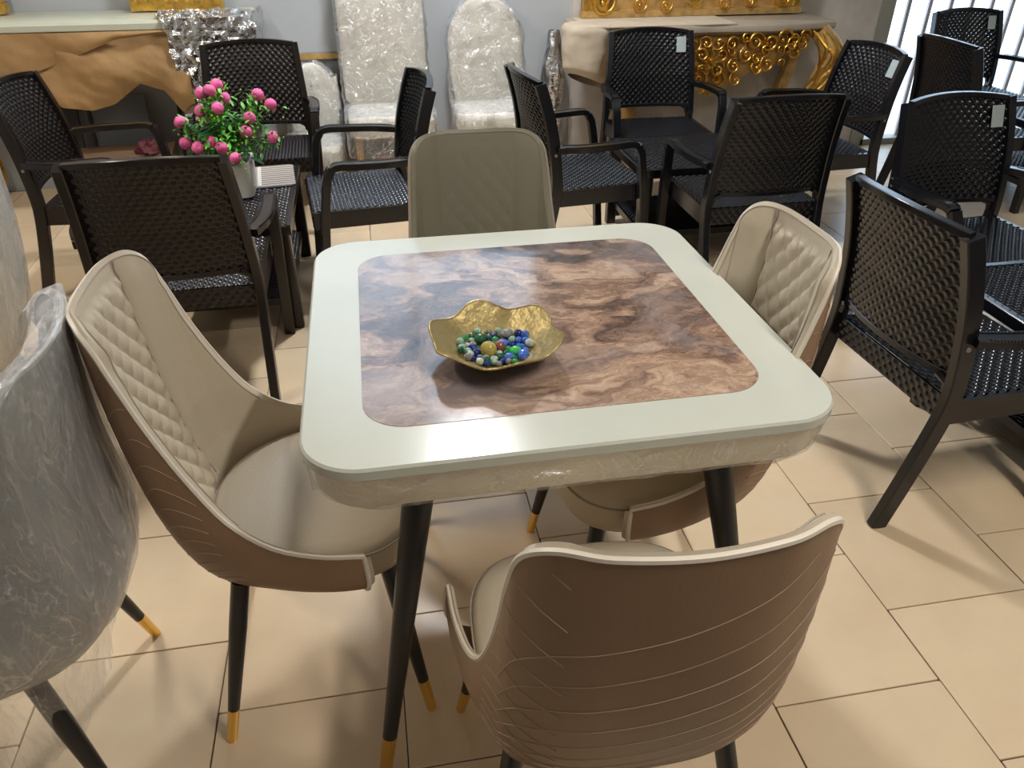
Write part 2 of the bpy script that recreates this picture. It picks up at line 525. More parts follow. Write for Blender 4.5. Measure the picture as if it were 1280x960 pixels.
# stretch film round the apron, wrinkled
prof = [(0.050, -0.1035), (0.024, -0.1005), (0.011, -0.084), (0.008, -0.055), (0.007, -0.030), (0.004, -0.0255)]
per = np.array(rounded_rect(S2, S2, 0.10, 24))
per = np.vstack([per, per[:1]])
per = bspl(per, 420)
G = np.zeros((len(prof), 420, 3))
for k, (d, dz) in enumerate(prof):
    for i, (x, y) in enumerate(per):
        nx, ny = x / max(abs(x), abs(y)), y / max(abs(x), abs(y))
        L = math.hypot(nx, ny)
        wv = 0.004 * fbm(x * 9, y * 9, dz * 40, 1.5, 3)
        sc = 1 - (d - wv * (0.3 if k in (0, len(prof) - 1) else 1)) / S2
        G[k, i] = (x * sc, y * sc, H + dz + 0.002 * fbm(x * 30, y * 30, k, 1, 2))
MB().grid(G).build('stretch_film', M['film_table'], apo)
ins = MB()
stack_rings(ins, [(rounded_rect(0.350, 0.350, 0.075, 10), H - 0.002), (rounded_rect(0.350, 0.350, 0.075, 10), H + 0.0008)])
ino = ins.build('marble_panel', M['marble'], tab, False)
ino['label'] = 'glossy brown swirling marble-effect panel'
for sx in (-1, 1):
    for sy in (-1, 1):
        a, b = Vector((sx * 0.262, sy * 0.335, 0.665)), Vector((sx * 0.385, sy * 0.452, 0.0))
        k = a.lerp(b, 0.875)
        lg = MB().tube([a, k], [0.029, 0.0145], 18).build('leg', M['black_leg'], tab)
        MB().tube([k, b], [0.0150, 0.0125], 18).build('gold_tip', M['gold'], lg)
tag(tab, 'square cream dining table with brown marble inset and black tapered legs', 'table')

# ------------------------------------------------------------------ upholstered shell dining chair
RIM = [(0, -.300, .928), (.09, -.292, .930), (.148, -.268, .926), (.180, -.243, .897), (.191, -.222, .838), (.198, -.192, .745),
       (.207, -.152, .648), (.218, -.106, .567), (.230, -.040, .510), (.242, .040, .487), (.247, .115, .480)]
BOT = [(0, -.165, .385), (.080, -.163, .385), (.130, -.152, .385), (.160, -.136, .385), (.178, -.112, .385), (.192, -.078, .385),
       (.204, -.036, .385), (.214, .004, .385), (.222, .042, .386), (.228, .078, .388), (.232, .108, .392)]
def both(P):
    L = [(-x, y, z) for x, y, z in P[:0:-1]]
    return L + list(P)
def shell_t(nu):
    w_ = np.linspace(-1, 1, nu)
    return 10 + 10 * np.sign(w_) * np.abs(w_) ** 1.8
def shell_surface(nu, nv):
    t = np.clip(shell_t(nu), 0, 20)      # finer over the middle of the back
    def by_index(P):
        P = np.array(both(P), float)
        Q = np.vstack([2 * P[0] - P[1], P, 2 * P[-1] - P[-2]])
        out = []
        for x in t:
            i = min(int(x), 19)
            s = x - i
            a, b, c, e = Q[i], Q[i + 1], Q[i + 2], Q[i + 3]
            out.append(0.5 * (2 * b + (c - a) * s + (2 * a - 5 * b + 4 * c - e) * s * s + (3 * b - a - 3 * c + e) * s ** 3))
        return np.array(out)
    Rm, Bt = by_index(RIM), by_index(BOT)
    C = Bt + 0.80 * (Rm - Bt)
    out = C[:, :2] - np.array([0, -.02])
    out /= np.linalg.norm(out, axis=1)[:, None]
    C[:, :2] += out * 0.022
    C[:, 2] = Bt[:, 2] + 0.10 * (Rm[:, 2] - Bt[:, 2])
    v = np.linspace(0, 1, nv)[:, None, None]
    return (1 - v) ** 2 * Bt[None] + 2 * v * (1 - v) * C[None] + v * v * Rm[None]      # (nv,nu,3)
def normals(G):
    du = np.gradient(G, axis=1)
    dv = np.gradient(G, axis=0)
    n = np.cross(du, dv)
    return n / np.maximum(np.linalg.norm(n, axis=2, keepdims=True), 1e-9)
SH_NU, SH_NV = 241, 131
OUT = shell_surface(SH_NU, SH_NV)
NRM = normals(OUT)
if NRM[60, SH_NU // 2, 1] > 0:
    NRM = -NRM                          # outward: behind the back is -y
VV = np.linspace(0, 1, SH_NV)[:, None]
side = np.abs(shell_t(SH_NU)[None] - 10) / 10
thick = 0.011 + (0.022 * np.clip(1 - side * 1.05, 0, 1) + 0.006) * np.sin(np.pi * np.clip(VV, 0.0, 1.0) * 0.94 + 0.06 * np.pi) ** 0.7
INN = OUT - NRM * thick[..., None]
X, Z = INN[..., 0], INN[..., 2]
half = 0.090 + 0.016 * (Z - 0.5) / 0.4
inpanel = np.clip((half - np.abs(X)) / 0.010, 0, 1) * np.clip((0.905 - Z) / 0.012, 0, 1) * np.clip((Z - 0.44) / 0.02, 0, 1)
pa, pb = (X * 1.0 + Z * 0.80) / 0.050, (X * 1.0 - Z * 0.80) / 0.050
pil = (np.abs(np.sin(np.pi * pa)) * np.abs(np.sin(np.pi * pb))) ** 0.42
wing = np.clip((np.abs(X) - half) / 0.03, 0, 1) * np.clip((0.25 - np.abs(X)) / 0.05, 0, 1)
wing = np.sin(np.clip(wing, 0, 1) * np.pi / 2) * np.clip((Z - 0.5) / 0.1, 0, 1) * np.clip((0.95 - Z) / 0.06, 0, 1)
disp = 0.0115 * pil * inpanel + 0.012 * wing - 0.004 * (1 - inpanel) * np.exp(-((np.abs(X) - half) / 0.004) ** 2) * (Z < 0.93) * (Z > 0.45)
INN2 = LINING = INN - NRM * disp[..., None]
M['leather_shaded'] = simple('cream_leather_shaded', (0.24, 0.22, 0.16), 0.45, bump=0.06, bscale=180)  # cream leather with the far chair's shade put into its colour
INN3 = INN - NRM * (0.0018 * pil * inpanel + 0.008 * wing)[..., None]
def make_dining_chair(mats, stitched=True, lining=None, seams=True):
    INN2 = LINING if lining is None else lining
    root = empty('dining_chair', (0, 0, 0))
    mo, mi, mp_, ml, ms = mats
    sh = MB().grid(OUT, flip=True)
    # underside pan
    pan = np.stack([OUT[0], np.stack([OUT[0][:, 0] * 0.6, OUT[0][:, 1] * 0.6 + 0.02, np.full(SH_NU, 0.377)], 1)], 0)
    sh.grid(pan)
    so = sh.build('shell', mo, root, angle=80)
    # inner lining with quilted centre, rolled over to the outer edge at the rim and the front ends
    li = MB().grid(INN2)
    mid = (OUT[-1] + INN2[-1]) / 2 + np.array([0, 0, 0.010])
    li.grid(np.stack([INN2[-1], mid, OUT[-1]], 0))
    for j in (0, -1):
        li.grid(np.stack([INN2[:, j], (INN2[:, j] + OUT[:, j]) / 2 + np.array([0, 0.010, 0]), OUT[:, j]], 0), flip=(j == 0))
    lo = li.build('quilted_lining', mi, root, angle=80)
    # piping along the rim
    pip = OUT[-1] * 0.75 + mid * 0.25
    ends_l = [OUT[k, 0] for k in range(0, SH_NV, 9)]
    ends_r = [OUT[k, -1] for k in range(SH_NV - 1, -1, -9)]
    path = ends_l + list(pip[::2]) + ends_r
    MB().tube(path, 0.0046, 6).build('piping', mp_, root)
    pin = INN2[-1] + np.array([0, 0, 0.002])
    MB().tube(list(pin[20:-20:2]), 0.0013, 5).build('seam', M['seam'] if mi is M['leather'] else mi, lo)
    # seams bordering the quilted panel
    for sgn in ((-1, 1) if seams else ()):
        P = []
        for k in range(14, SH_NV, 2):
            row = INN2[k]
            hz = 0.090 + 0.016 * (row[SH_NU // 2, 2] - 0.5) / 0.4
            if row[SH_NU // 2, 2] > 0.940 or row[SH_NU // 2, 2] < 0.46:
                continue
            j = int(np.argmin(np.abs(row[:, 0] - sgn * hz)))
            P.append(row[j] - NRM[k, j] * 0.0022)
        if len(P) > 3:
            MB().tube(P, 0.0016, 4).build('seam', M['seam'] if mi is M['leather'] else mi, lo)
    if stitched:
        for fam in (1, -1):
            for q in range(14):
                P = []
                for s in np.linspace(0, 1 if fam > 0 else 0.42, 46):
                    u = 0.5 + fam * (0.30 - 0.52 * s)
                    v = (1.30 - q * 0.075) - 0.46 * (1 - (1 - s) ** 2.3) - 0.05 * s
                    if not (0.06 < v < 0.975):
                        if P:
                            break
                        continue
                    w_ = 2 * u - 1
                    i, j = v * (SH_NV - 1), (math.copysign(abs(w_) ** (1 / 1.8), w_) + 1) / 2 * (SH_NU - 1)
                    i0, j0 = int(i), int(j)
                    P.append(OUT[i0, j0] * (1 - (j - j0)) + OUT[i0, min(j0 + 1, SH_NU - 1)] * (j - j0) + (OUT[min(i0 + 1, SH_NV - 1), j0] - OUT[i0, j0]) * (i - i0) + NRM[i0, j0] * 0.0004)
                if len(P) > 4:
                    MB().tube(P, 0.0008, 4).build('stitch_line', ms, so)
    # cushion
    cu = MB()
    out = []
    for a in np.linspace(0, 2 * np.pi, 72, endpoint=False):
        ca, sa = math.cos(a), math.sin(a)
        e = 0.62 if sa > 0 else 0.95
        x = 0.212 * math.copysign(abs(ca) ** e, ca)
        y = 0.022 + (0.193 if sa > 0 else 0.205) * math.copysign(abs(sa) ** e, sa)
        out.append((x, y))
    sc = lambda k: [(x * k, 0.022 + (y - 0.022) * k) for x, y in out]
    stack_rings(cu, [(sc(0.90), 0.378), (sc(0.985), 0.384), (sc(1.0), 0.405), (sc(1.0), 0.438), (sc(0.985), 0.450), (sc(0.94), 0.459), (sc(0.82), 0.464), (sc(0.5), 0.468), (sc(0.1), 0.469)])
    co = cu.build('seat_cushion', mi, root, angle=70)
    MB().tube([(x * 1.001, y * 1.001, 0.446) for x, y in out], 0.0022, 5, closed=True).build('seam', M['seam'] if mi is M['leather'] else mi, co)
    for sx in (-1, 1):
        for (ty, by) in ((-0.125, -0.205), (0.150, 0.210)):
            a, b = Vector((sx * 0.165, ty, 0.384)), Vector((sx * 0.232, by, 0.0))
            k = a.lerp(b, 0.79)
            lg = MB().tube([a, a.lerp(k, 0.35), k], [0.0175, 0.0175, 0.0118], 14).build('leg', ml, root)
            MB().tube([k, b], [0.0122, 0.0105], 14).build('gold_tip', M['gold'], lg)
    return root
CH = (M['leather_brown'], M['leather'], M['piping'], M['black_leg'], M['stitch'])
c0 = make_dining_chair(CH)
DCH = [(-0.492, -0.100, -90, 'cream and brown quilted chair standing beside the grey film-wrapped chair'),
       (0.245, -0.067, 90, 'cream and brown quilted chair tucked under the table beside the black wicker armchair'),
       (-0.012, 0.455, 180, 'cream chair, its smooth plain backrest darkened as in shade, between the marble table and the white wrapped chairs'),
       (0.004, -0.565, -2, 'cream and brown dining chair whose stitched brown leather back is turned outward')]
for i, (x, y, a, lab) in enumerate(DCH):
    c = c0 if i == 0 else (make_dining_chair((M['leather_brown'], M['leather_shaded'], M['seam'], M['black_leg'], M['stitch']), True, INN3, False) if i == 2 else copy_tree(c0))
    c.location, c.rotation_euler = (x, y, 0), (0, 0, math.radians(a))
    tag(c, lab, 'chair', 'upholstered chairs around the square table')

# film-wrapped chairs at the left
def film_over(root, dz_bottom, seed, puff=0.007):
    nu, nv = 200, 90
    rim = shell_surface(nu, 200)
    G = np.zeros((nv, nu, 3))
    full = np.concatenate([rim], 0)
    for j in range(nu):
        for k in range(nv):
            s = k / (nv - 1)
            if s < 0.30:                                   # loose skirt below the seat
                q = rim[0, j].copy()
                t = 1 - s / 0.30
                q[2] = q[2] - t * (dz_bottom + 0.05 * fbm(j * 0.09, seed, 0, 1, 2))
                q[:2] *= 1.03 + 0.05 * t
            else:
                q = rim[min(199, int(round((s - 0.30) / 0.70 * 199))), j].copy()
            n = q[:2] - np.array([0, 0.0])
            n = n / max(np.linalg.norm(n), 1e-6)
            d = 0.007 + puff * abs(fbm(q[0] * 6 + seed, q[1] * 6, q[2] * 3, 1.0, 3)) + 0.0035 * fbm(q[0] * 26, q[1] * 26 + seed, q[2] * 4 + q[0] * 9, 1, 3)
            q[:2] += n * max(d, 0.003)
            q[2] += 0.012 if s >= 0.30 else 0
            G[k, j] = q
    mb = MB().grid(G, flip=True)
    # film bridging over the seat from rim to rim at the top
    fold = G[-1].copy()
    inn = fold.copy()
    inn[:, :2] *= 0.80
    inn[:, 2] -= 0.03
    mb.grid(np.stack([fold, (fold + inn) / 2 + np.array([0, 0, 0.012]), inn], 0), flip=True)
    return mb.build('plastic_wrap', M['film'], root, angle=180)
GR = (M['grey_leather'], M['grey_leather'], simple('grey_piping', (0.42, 0.42, 0.40), 0.4), M['black_leg'], M['stitch'])
g0 = make_dining_chair(GR, stitched=False)
g0.location, g0.rotation_euler = (-1.082, -0.275, 0), (0, 0, math.radians(97))
film_over(g0, 0.16, 3.1)
for ch in g0.children:                                    # this model bellies out behind the seat
    if ch.name.split('.')[0] in ('leg', 'seat_cushion'):
        continue
    for part in [ch] + list(ch.children):
        for v_ in part.data.vertices:
            c_ = v_.co
            if c_.y < 0.05:
                c_.y -= 0.055 * math.exp(-((c_.z - 0.47) / 0.16) ** 2) * min(1, (0.05 - c_.y) / 0.15)
tag(g0, 'grey upholstered chair wrapped in clear plastic film with black gold-tipped legs', 'chair')
CR = (M['white_uph'], M['white_uph'], M['piping'], M['black_leg'], M['stitch'])
w0 = make_dining_chair(CR, stitched=False)
w0.location, w0.rotation_euler = (-1.50, 0.62, 0), (0, 0, math.radians(97))
film_over(w0, 0.14, 8.4)
tag(w0, 'ivory shell chair under clear plastic film just behind the grey wrapped chair', 'chair')
w1 = copy_tree(w0)
w1.location, w1.rotation_euler = (-1.76, 1.22, 0), (0, 0, math.radians(80))
tag(w1, 'ivory plastic-wrapped shell chair beside the dark brown wicker armchair', 'chair')

# ------------------------------------------------------------------ wicker armchairs
def weave(surf, nc, nr, amp, holes=False, two=True, su=2, sv=3, th=0.006):
    """woven sheet: horizontal ribbons bulging over every other stake; small real gaps between the ribbons"""
    vv = np.append((np.arange(nr)[:, None] + (np.array([0, .13, .40, .72]) if sv == 4 else np.arange(sv) / sv)[None]).ravel(), nr) / nr
    U, V = np.meshgrid(np.linspace(0, 1, nc * su + 1), vv)
    P = surf(U, V)
    n = np.cross(np.gradient(P, axis=1), np.gradient(P, axis=0))
    n /= np.maximum(np.linalg.norm(n, axis=2, keepdims=True), 1e-9)
    c, r = U * nc, V * nr
    row = np.floor(r + 1e-6)
    fr = r - row
    h = amp * np.abs(np.sin(np.pi * np.clip(fr, 0, 1))) ** 0.8 * (0.30 + 0.70 * np.cos(np.pi * (c + row)))
    keep = np.ones((U.shape[0] - 1, U.shape[1] - 1), bool)
    if holes:
        for k in range(keep.shape[0]):
            if k % sv == 0 and k > 2:
                rw = k // sv
                for j in range(keep.shape[1]):
                    ph = ((j + 0.5) / su + rw) % 2
                    if abs(ph - 1.0) < 0.5 / su + 1e-3 and 3 < j < keep.shape[1] - 4:
                        keep[k, j] = False
    mb = MB()
    mb.grid(P + n * h[..., None], keep=keep)
    if two:
        mb.grid(P - n * (th - h * 0.6)[..., None], flip=True, keep=keep)
    return mb
POST = [(.237, -.314, 0), (.240, -.270, .18), (.243, -.232, .36), (.242, -.226, .46), (.234, -.243, .62), (.226, -.270, .74), (.219, -.300, .837)]
PZ = np.array([q[2] for q in POST])
PX = np.array([q[0] for q in POST])
PY = np.array([q[1] for q in POST])
def back_surf(U, V):
    u = U * 2 - 1
    z = 0.468 + V * (0.832 - 0.468 + 0.014 * (1 - u * u))
    hw = np.interp(z, PZ, PX) - 0.010
    y = np.interp(z, PZ, PY) - 0.036 * (1 - u * u) + 0.004
    return np.stack([-u * hw, y, z], -1)
def seat_surf(U, V):
    x = (U - 0.5) * 0.47
    y = -0.215 + V * 0.415
    z = 0.404 - 0.008 * np.sin(np.pi * U) * np.sin(np.pi * V)
    return np.stack([x, y, z], -1)
ME = {}
for nm, mt in (('c', M['wicker']), ('b', M['wicker_brown'])):
    ME['back' + nm] = weave(back_surf, 28, 23, 0.0060, True, su=4, sv=4).mesh('woven_back', mt, angle=180)
    ME['seat' + nm] = weave(seat_surf, 30, 26, 0.0060, False, False, su=4, sv=4).mesh('woven_seat', mt, angle=180)
    def ap_surf(yy, flip):
        def f(U, V):
            x = (U - 0.5) * 0.46 * (1 if not flip else -1)
            return np.stack([x, np.full_like(x, yy) - 0.0 * x, 0.335 + V * 0.068], -1)
        return f
    ap = MB()
    a1 = weave(ap_surf(-0.226, False), 30, 4, 0.0050, False, False, su=3, sv=4)
    a2 = weave(ap_surf(0.203, True), 30, 4, 0.0050, False, False, su=3, sv=4)
    ap.add(a1.v, a1.f).add(a2.v, a2.f)
    ap.box((0, -0.218, 0.368), (0.46, 0.012, 0.066)).box((0, 0.195, 0.368), (0.46, 0.012, 0.066))
    for sx in (-1, 1):
        ap.box((sx * 0.240, -0.01, 0.370), (0.020, 0.42, 0.070))
    ME['apron' + nm] = ap.mesh('seat_frame', mt, angle=60)
    for sx, k in ((1, 'R'), (-1, 'L')):
        mir = lambda P: [(sx * q[0], q[1], q[2]) for q in P]
        ME['rear' + k + nm] = MB().tube([tuple(q) for q in bspl(mir(POST), 22)], 1.0, sq=(0.030, 0.046), side=(1, 0, 0)).mesh('rear_leg', mt, angle=35)
        FR = [(.262, .190, 0), (.268, .175, .20), (.277, .152, .42), (.283, .130, .555), (.284, .112, .584), (.285, .080, .593), (.287, 0.0, .590), (.280, -.12, .586), (.248, -.225, .582)]
        pts = bspl(mir(FR[:5]), 16)
        ME['front' + k + nm] = MB().tube([tuple(q) for q in pts], 1.0, sq=(0.040, 0.034), side=(1, 0, 0)).mesh('front_leg', mt, angle=35)
        pa_ = bspl(mir(FR[4:]), 16)
        arm = MB().tube([tuple(q) for q in pa_], 1.0, sq=(0.046, 0.024), side=(1, 0, 0))
        for i in range(1, 15):                              # corded edge of the armrest
            for e in (-0.02, 0.02):
                q0, q1 = pa_[i], pa_[i - 1]
                for s in (0.0, 0.33, 0.66):
                    q = q0 * (1 - s) + q1 * s
                    arm.box((q[0] + e, q[1], q[2] + 0.011), (0.008, 0.0055, 0.006))
        ME['arm' + k + nm] = arm.mesh('armrest', mt, angle=35)
    top_path = [tuple(back_surf(np.array(u), np.array(1.0)) + np.array([0, 0, 0.004])) for u in np.linspace(0, 1, 17)]
    low_path = [tuple(back_surf(np.array(u), np.array(0.0))) for u in np.linspace(0, 1, 17)]
    ME['top' + nm] = MB().tube(top_path, 1.0, sq=(0.024, 0.018), side=(0, 1, 0)).mesh('top_rail', mt, angle=35)
    lowr = MB().tube(low_path, 1.0, sq=(0.020, 0.018), side=(0, 1, 0))
    for sx in (-1, 1):                                       # rounded fillets where the rail meets the posts
        lowr.tube([(sx * 0.230, -0.232, 0.425), (sx * 0.222, -0.234, 0.452), (sx * 0.196, -0.243, 0.466)], 0.012, 6)
    ME['low' + nm] = lowr.mesh('lower_rail', mt, angle=35)
ME['sticker'] = MB().box((0, 0, 0), (0.052, 0.002, 0.078)).mesh('sticker', M['sticker'], False)
ME['screw'] = MB().lathe([(0, 0.004), (0.006, 0.003), (0.007, 0)], 10).mesh('screw_cap', M['screw'])
def wicker_chair(x, y, deg, nm, label, sticker=False):
    r = empty('wicker_armchair', (x, y, 0), math.radians(deg))
    link('backrest', ME['back' + nm], r)
    link('seat', ME['seat' + nm], r)
    link('seat_frame', ME['apron' + nm], r)
    link('top_rail', ME['top' + nm], r)
    link('lower_rail', ME['low' + nm], r)
    for k in 'RL':
        rl = link('leg', ME['rear' + k + nm], r)
        link('leg', ME['front' + k + nm], r)
        link('armrest', ME['arm' + k + nm], r)
        sx = 1 if k == 'R' else -1
        link('screw_cap', ME['screw'], rl, (sx * 0.252, -0.236, 0.56), (0, sx * math.pi / 2, 0))
    if sticker:
        link('sticker', ME['sticker'], r, (-0.170, -0.274, 0.775), (math.radians(16), 0, 0))
    return tag(r, label, 'chair', 'wicker armchairs in sets of four')
WCH = [('c', 1.288, .265, -87.4, 'black wicker armchair standing with its back right beside the cream table', False),
       ('b', -.94, 1.246, 0.8, 'dark brown wicker armchair behind the left dining chair, its back hiding the potted flowers partly', False),
       ('b', -1.388, 2.14, -93.6, 'dark brown wicker armchair in front of the kraft-paper-covered console', False),
       ('b', -.831, 2.635, 181.9, 'dark brown wicker armchair behind the pink flowers, in front of the foil', False),
       ('c', -.370, 1.924, 95.8, 'black wicker armchair at the flower table, in front of the tall wrapped chair', False),
       ('c', .662, 2.008, -83.7, 'black wicker armchair side-on between the far cream chair and the low black table', False),
       ('c', 1.245, 2.655, 177.9, 'black wicker armchair with a pale sticker in front of the gilded carved console', True),
       ('c', 1.248, 1.652, 0.3, 'black wicker armchair with its back to the right quilted chair, at the low black table', False),
       ('c', 1.874, 2.252, 93.0, 'black wicker armchair with pale edge sticker standing before the worn beige wall', True),
       ('c', 1.868, .926, 184.5, 'black wicker armchair with a large pale sticker, behind the one beside the cream table', True),
       ('c', 2.942, 2.387, -90.7, 'black wicker armchair turned towards the window bars, its plain back outward', False),
       ('c', 3.488, 3.075, 179.5, 'black wicker armchair standing against the bright window bars, light showing through its weave', True)]
for nm, x, y, a, lab, st in WCH:
    wicker_chair(x, y, a, nm, lab, st)

# low woven coffee tables
def coffee_table(x0, x1, y0, y1, nm, label, shelf=True, rz=0.0):
    mt = M['wicker'] if nm == 'c' else M['wicker_brown']
    cx, cy, wx, wy = (x0 + x1) / 2, (y0 + y1) / 2, x1 - x0, y1 - y0
    r = empty('coffee_table', (cx, cy, 0), rz)
    def sheet(wx, wy, z):
        def f(U, V):
            return np.stack([(U - 0.5) * wx, (V - 0.5) * wy, np.full_like(U, z)], -1)
        return f
    t = weave(sheet(wx - 0.03, wy - 0.03, 0.428), int(wx / 0.016), int(wy / 0.016), 0.0060, False, False, su=4, sv=4)
    t.box((0, 0, 0.418), (wx - 0.02, wy - 0.02, 0.014))
    t.build('tabletop', mt, r, angle=60)
    fr = MB()
    ring = [(sx * (wx / 2 - 0.012), sy * (wy / 2 - 0.012), 0.412) for sx, sy in ((-1, -1), (1, -1), (1, 1), (-1, 1))]
    for i in range(4):
        a, b = ring[i], ring[(i + 1) % 4]
        fr.tube([a, b], 1.0, sq=(0.040, 0.026), side=(0, 0, 1))
    fr.build('table_frame', mt, r, angle=35)
    for sx in (-1, 1):
        for sy in (-1, 1):
            MB().tube([(sx * (wx / 2 - 0.035), sy * (wy / 2 - 0.035), 0.40), (sx * (wx / 2 - 0.03), sy * (wy / 2 - 0.03), 0.0)], [1.0, 0.85], sq=(0.055, 0.055), side=(1, 0, 0)).build('leg', mt, r, angle=35)
    if shelf:
        s = weave(sheet(wx - 0.07, wy - 0.07, 0.13), int(wx / 0.016), int(wy / 0.016), 0.0060, False, False, su=4, sv=4)
        s.box((0, 0, 0.112), (wx - 0.065, wy - 0.065, 0.03))
        s.build('shelf', mt, r, angle=60)
    return tag(r, label, 'table', 'low woven tables')
coffee_table(-1.15, -.62, 1.462, 2.25, 'b', 'dark brown low woven table carrying the flower pot and placemat')
coffee_table(.885, 1.64, 1.87, 2.41, 'c', 'black low woven table with shelf in front of the gilded console')
coffee_table(1.515, 2.25, -.05, .70, 'c', 'black low woven table beside the armchair with its back to the cream table')
coffee_table(3.20, 3.85, 2.08, 2.82, 'c', 'black low woven table by the window bars')

# ------------------------------------------------------------------ flower pot, placemat
pot = empty('flower_pot', (-.86, 1.875, 0.4325))
pm = MB()
rg = lambda s, z: (rounded_rect(s * 1.2, s * 1.2, s * 0.45, 6), z)
stack_rings(pm, [rg(.060, 0), rg(.068, .006), rg(.072, .06), rg(.074, .135), rg(.074, .142), rg(.066, .142), rg(.063, .120)])
pm.build('pot', M['pot'], pot)
stack_rings(MB(), [rg(.062, .115), rg(.062, .121)]).build('soil', M['dark_wood'], pot)
tag(pot, 'rounded white ceramic pot on the brown woven table', 'pot')
plant = empty('flowering_plant', (-.86, 1.875, 0.5525))
base = Vector((-.86, 1.875, 0.5525))
FL = [(0.0069, 0.015, 0.3011), (-0.0141, -0.035, 0.2933), (-0.0524, -0.015, 0.2803), (0.023, 0.045, 0.2449), (0.0066, -0.055, 0.2318), (-0.0691, 0.005, 0.2088), (-0.15, -0.015, 0.1763), (-0.1412, -0.045, 0.1043), (-0.0889, -0.085, 0.0948), (-0.0415, -0.065, 0.108), (0.0004, -0.105, 0.0958), (0.0433, -0.115, 0.0547), (0.0916, -0.045, 0.138), (0.1103, -0.015, 0.1819), (0.1488, 0.035, 0.2559), (0.1936, 0.015, 0.222), (0.1883, -0.035, 0.1083)]          # flower heads relative to the soil
fme = []
for v in range(3):
    mb = MB()
    G = np.zeros((13, 25, 3))
    for i in range(13):
        for j in range(25):
            th, ph = math.pi * i / 12, 2 * math.pi * j / 24
            rr_ = 0.0205 + 0.0045 * ((i + j) % 2) + 0.001 * math.sin(j * 3 + v)
            G[i, j] = (rr_ * math.sin(th) * math.cos(ph), rr_ * math.sin(th) * math.sin(ph), rr_ * 0.85 * math.cos(th))
    fme.append(mb.grid(G, flip=True).mesh('flower', M['pink'], angle=180))
leafp = [(0, 0), (.25, .42), (.55, .5), (.85, .25), (1, 0)]
def leaf_geo(mb, p, d, upv, L, wd):
    d = d.normalized()
    s = d.cross(upv)
    s = s.normalized() if s.length > 1e-5 else d.orthogonal().normalized()
    n = s.cross(d)
    A, B, C = [], [], []
    for t, q in leafp:
        m_ = p + d * (L * t) - n * (L * 0.25 * t * t)
        A.append(m_ - s * (wd * q) + n * (wd * q * 0.35))
        B.append(m_)
        C.append(m_ + s * (wd * q) + n * (wd * q * 0.35))
    mb.grid(np.array([[tuple(x) for x in r_] for r_ in (A, B, C)]))
fol, buds = MB(), MB()
for i, q in enumerate(FL):
    q = Vector(q)
    link('flower', fme[i % 3], plant, q, (random.random() * 3, random.random() * 3, 0))
    mid_ = Vector((q.x * 0.35, q.y * 0.35, q.z * 0.55))
    pth = [tuple(a) for a in bspl([(0, 0, -0.03), tuple(mid_), tuple(q)], 9)]
    MB().tube(pth, 0.0018, 5).build('stem', M['leaf'], plant)
    for k in range(75):
        t = random.uniform(0.35, 1.02)
        p_ = Vector(pth[min(8, int(t * 8))]) + Vector([random.gauss(0, .018) for _ in range(3)])
        leaf_geo(fol, p_, Vector([random.gauss(0, 1) for _ in range(3)]) + Vector((0, 0, .3)), Vector((0, 0, 1)), random.uniform(.022, .040), random.uniform(.010, .016))
    for k in range(7):
        p_ = q + Vector([random.gauss(0, .022) for _ in range(3)]) - Vector((0, 0, .012))
        buds.box(p_, (.0055, .0055, .0055), random.random())
fo = fol.build('foliage', M['leaf'], plant, angle=180)
fo['kind'] = 'stuff'
bo = buds.build('buds', M['bud'], plant)
bo['kind'] = 'stuff'
for i in range(44):
    a = random.uniform(0, 6.28)
    p_ = Vector((random.gauss(-.02, .06), random.gauss(0, .03), random.uniform(.0, .17)))
    lm = MB()
    leaf_geo(lm, p_, Vector((math.cos(a), math.sin(a) - .3, random.uniform(-.3, .5))), Vector((0, 0, 1)), random.uniform(.045, .07), random.uniform(.022, .034))
    lm.build('leaf', M['leaf_dark'], plant, angle=180)
tag(plant, 'green plant with round pink pompom flowers growing in the white pot', 'plant')
pl = empty('placemat', (-.73, 2.075, 0.4335), 0.10)
stack_rings(MB(), [(rounded_rect(.095, .15, .025, 5), 0), (rounded_rect(.095, .15, .025, 5), .004)]).build('mat', M['placemat'], pl, False)
MB().box((-.052, 0, .0052), (.016, .27, .002)).build('pale_stripe', M['pot'], pl, False)
tag(pl, 'striped placemat lying on the brown woven table behind the pot', 'placemat')

# ------------------------------------------------------------------ gold bowl with glass gems
BC = Vector((-.105, -.160, H + 0.0012))
bowl = empty('wavy_bowl', BC)
nr_, na_ = 15, 97
def bowl_pt(r, a, off=0.0):
    R0 = 0.118
    k = r
    wob = k ** 2.2
    R = R0 * k * (1 + 0.050 * wob * math.cos(6 * a + 2.6))
    z = 0.004 + 0.046 * max(0, (k - 0.30) / 0.70) ** 1.35 + 0.0075 * wob * math.cos(6 * a + 2.2) + off
    return (R * math.cos(a), R * math.sin(a), z)
Gi = np.array([[bowl_pt(0.02 + 0.98 * i / (nr_ - 1), 2 * math.pi * j / (na_ - 1), 0.0) for j in range(na_)] for i in range(nr_)])
Go = Gi.copy()
Go[..., 2] -= 0.0032
bm_ = MB().grid(Gi).grid(Go, flip=True)
bm_.grid(np.stack([Gi[-1], Go[-1]], 0))
bm_.build('dish', M['gold_bowl'], bowl, angle=60)
MB().tube([tuple(q) for q in ((Gi[-1] + Go[-1]) / 2)[:-1]], 0.0022, 6, closed=True).build('rim', M['gold_bowl'], bowl)
MB().lathe([(0, 0), (.040, 0), (.040, .003), (.034, .004), (0, .004)], 32).build('foot', M['gold_bowl'], bowl)
tag(bowl, 'wavy-edged hammered gold bowl on the marble panel', 'bowl')
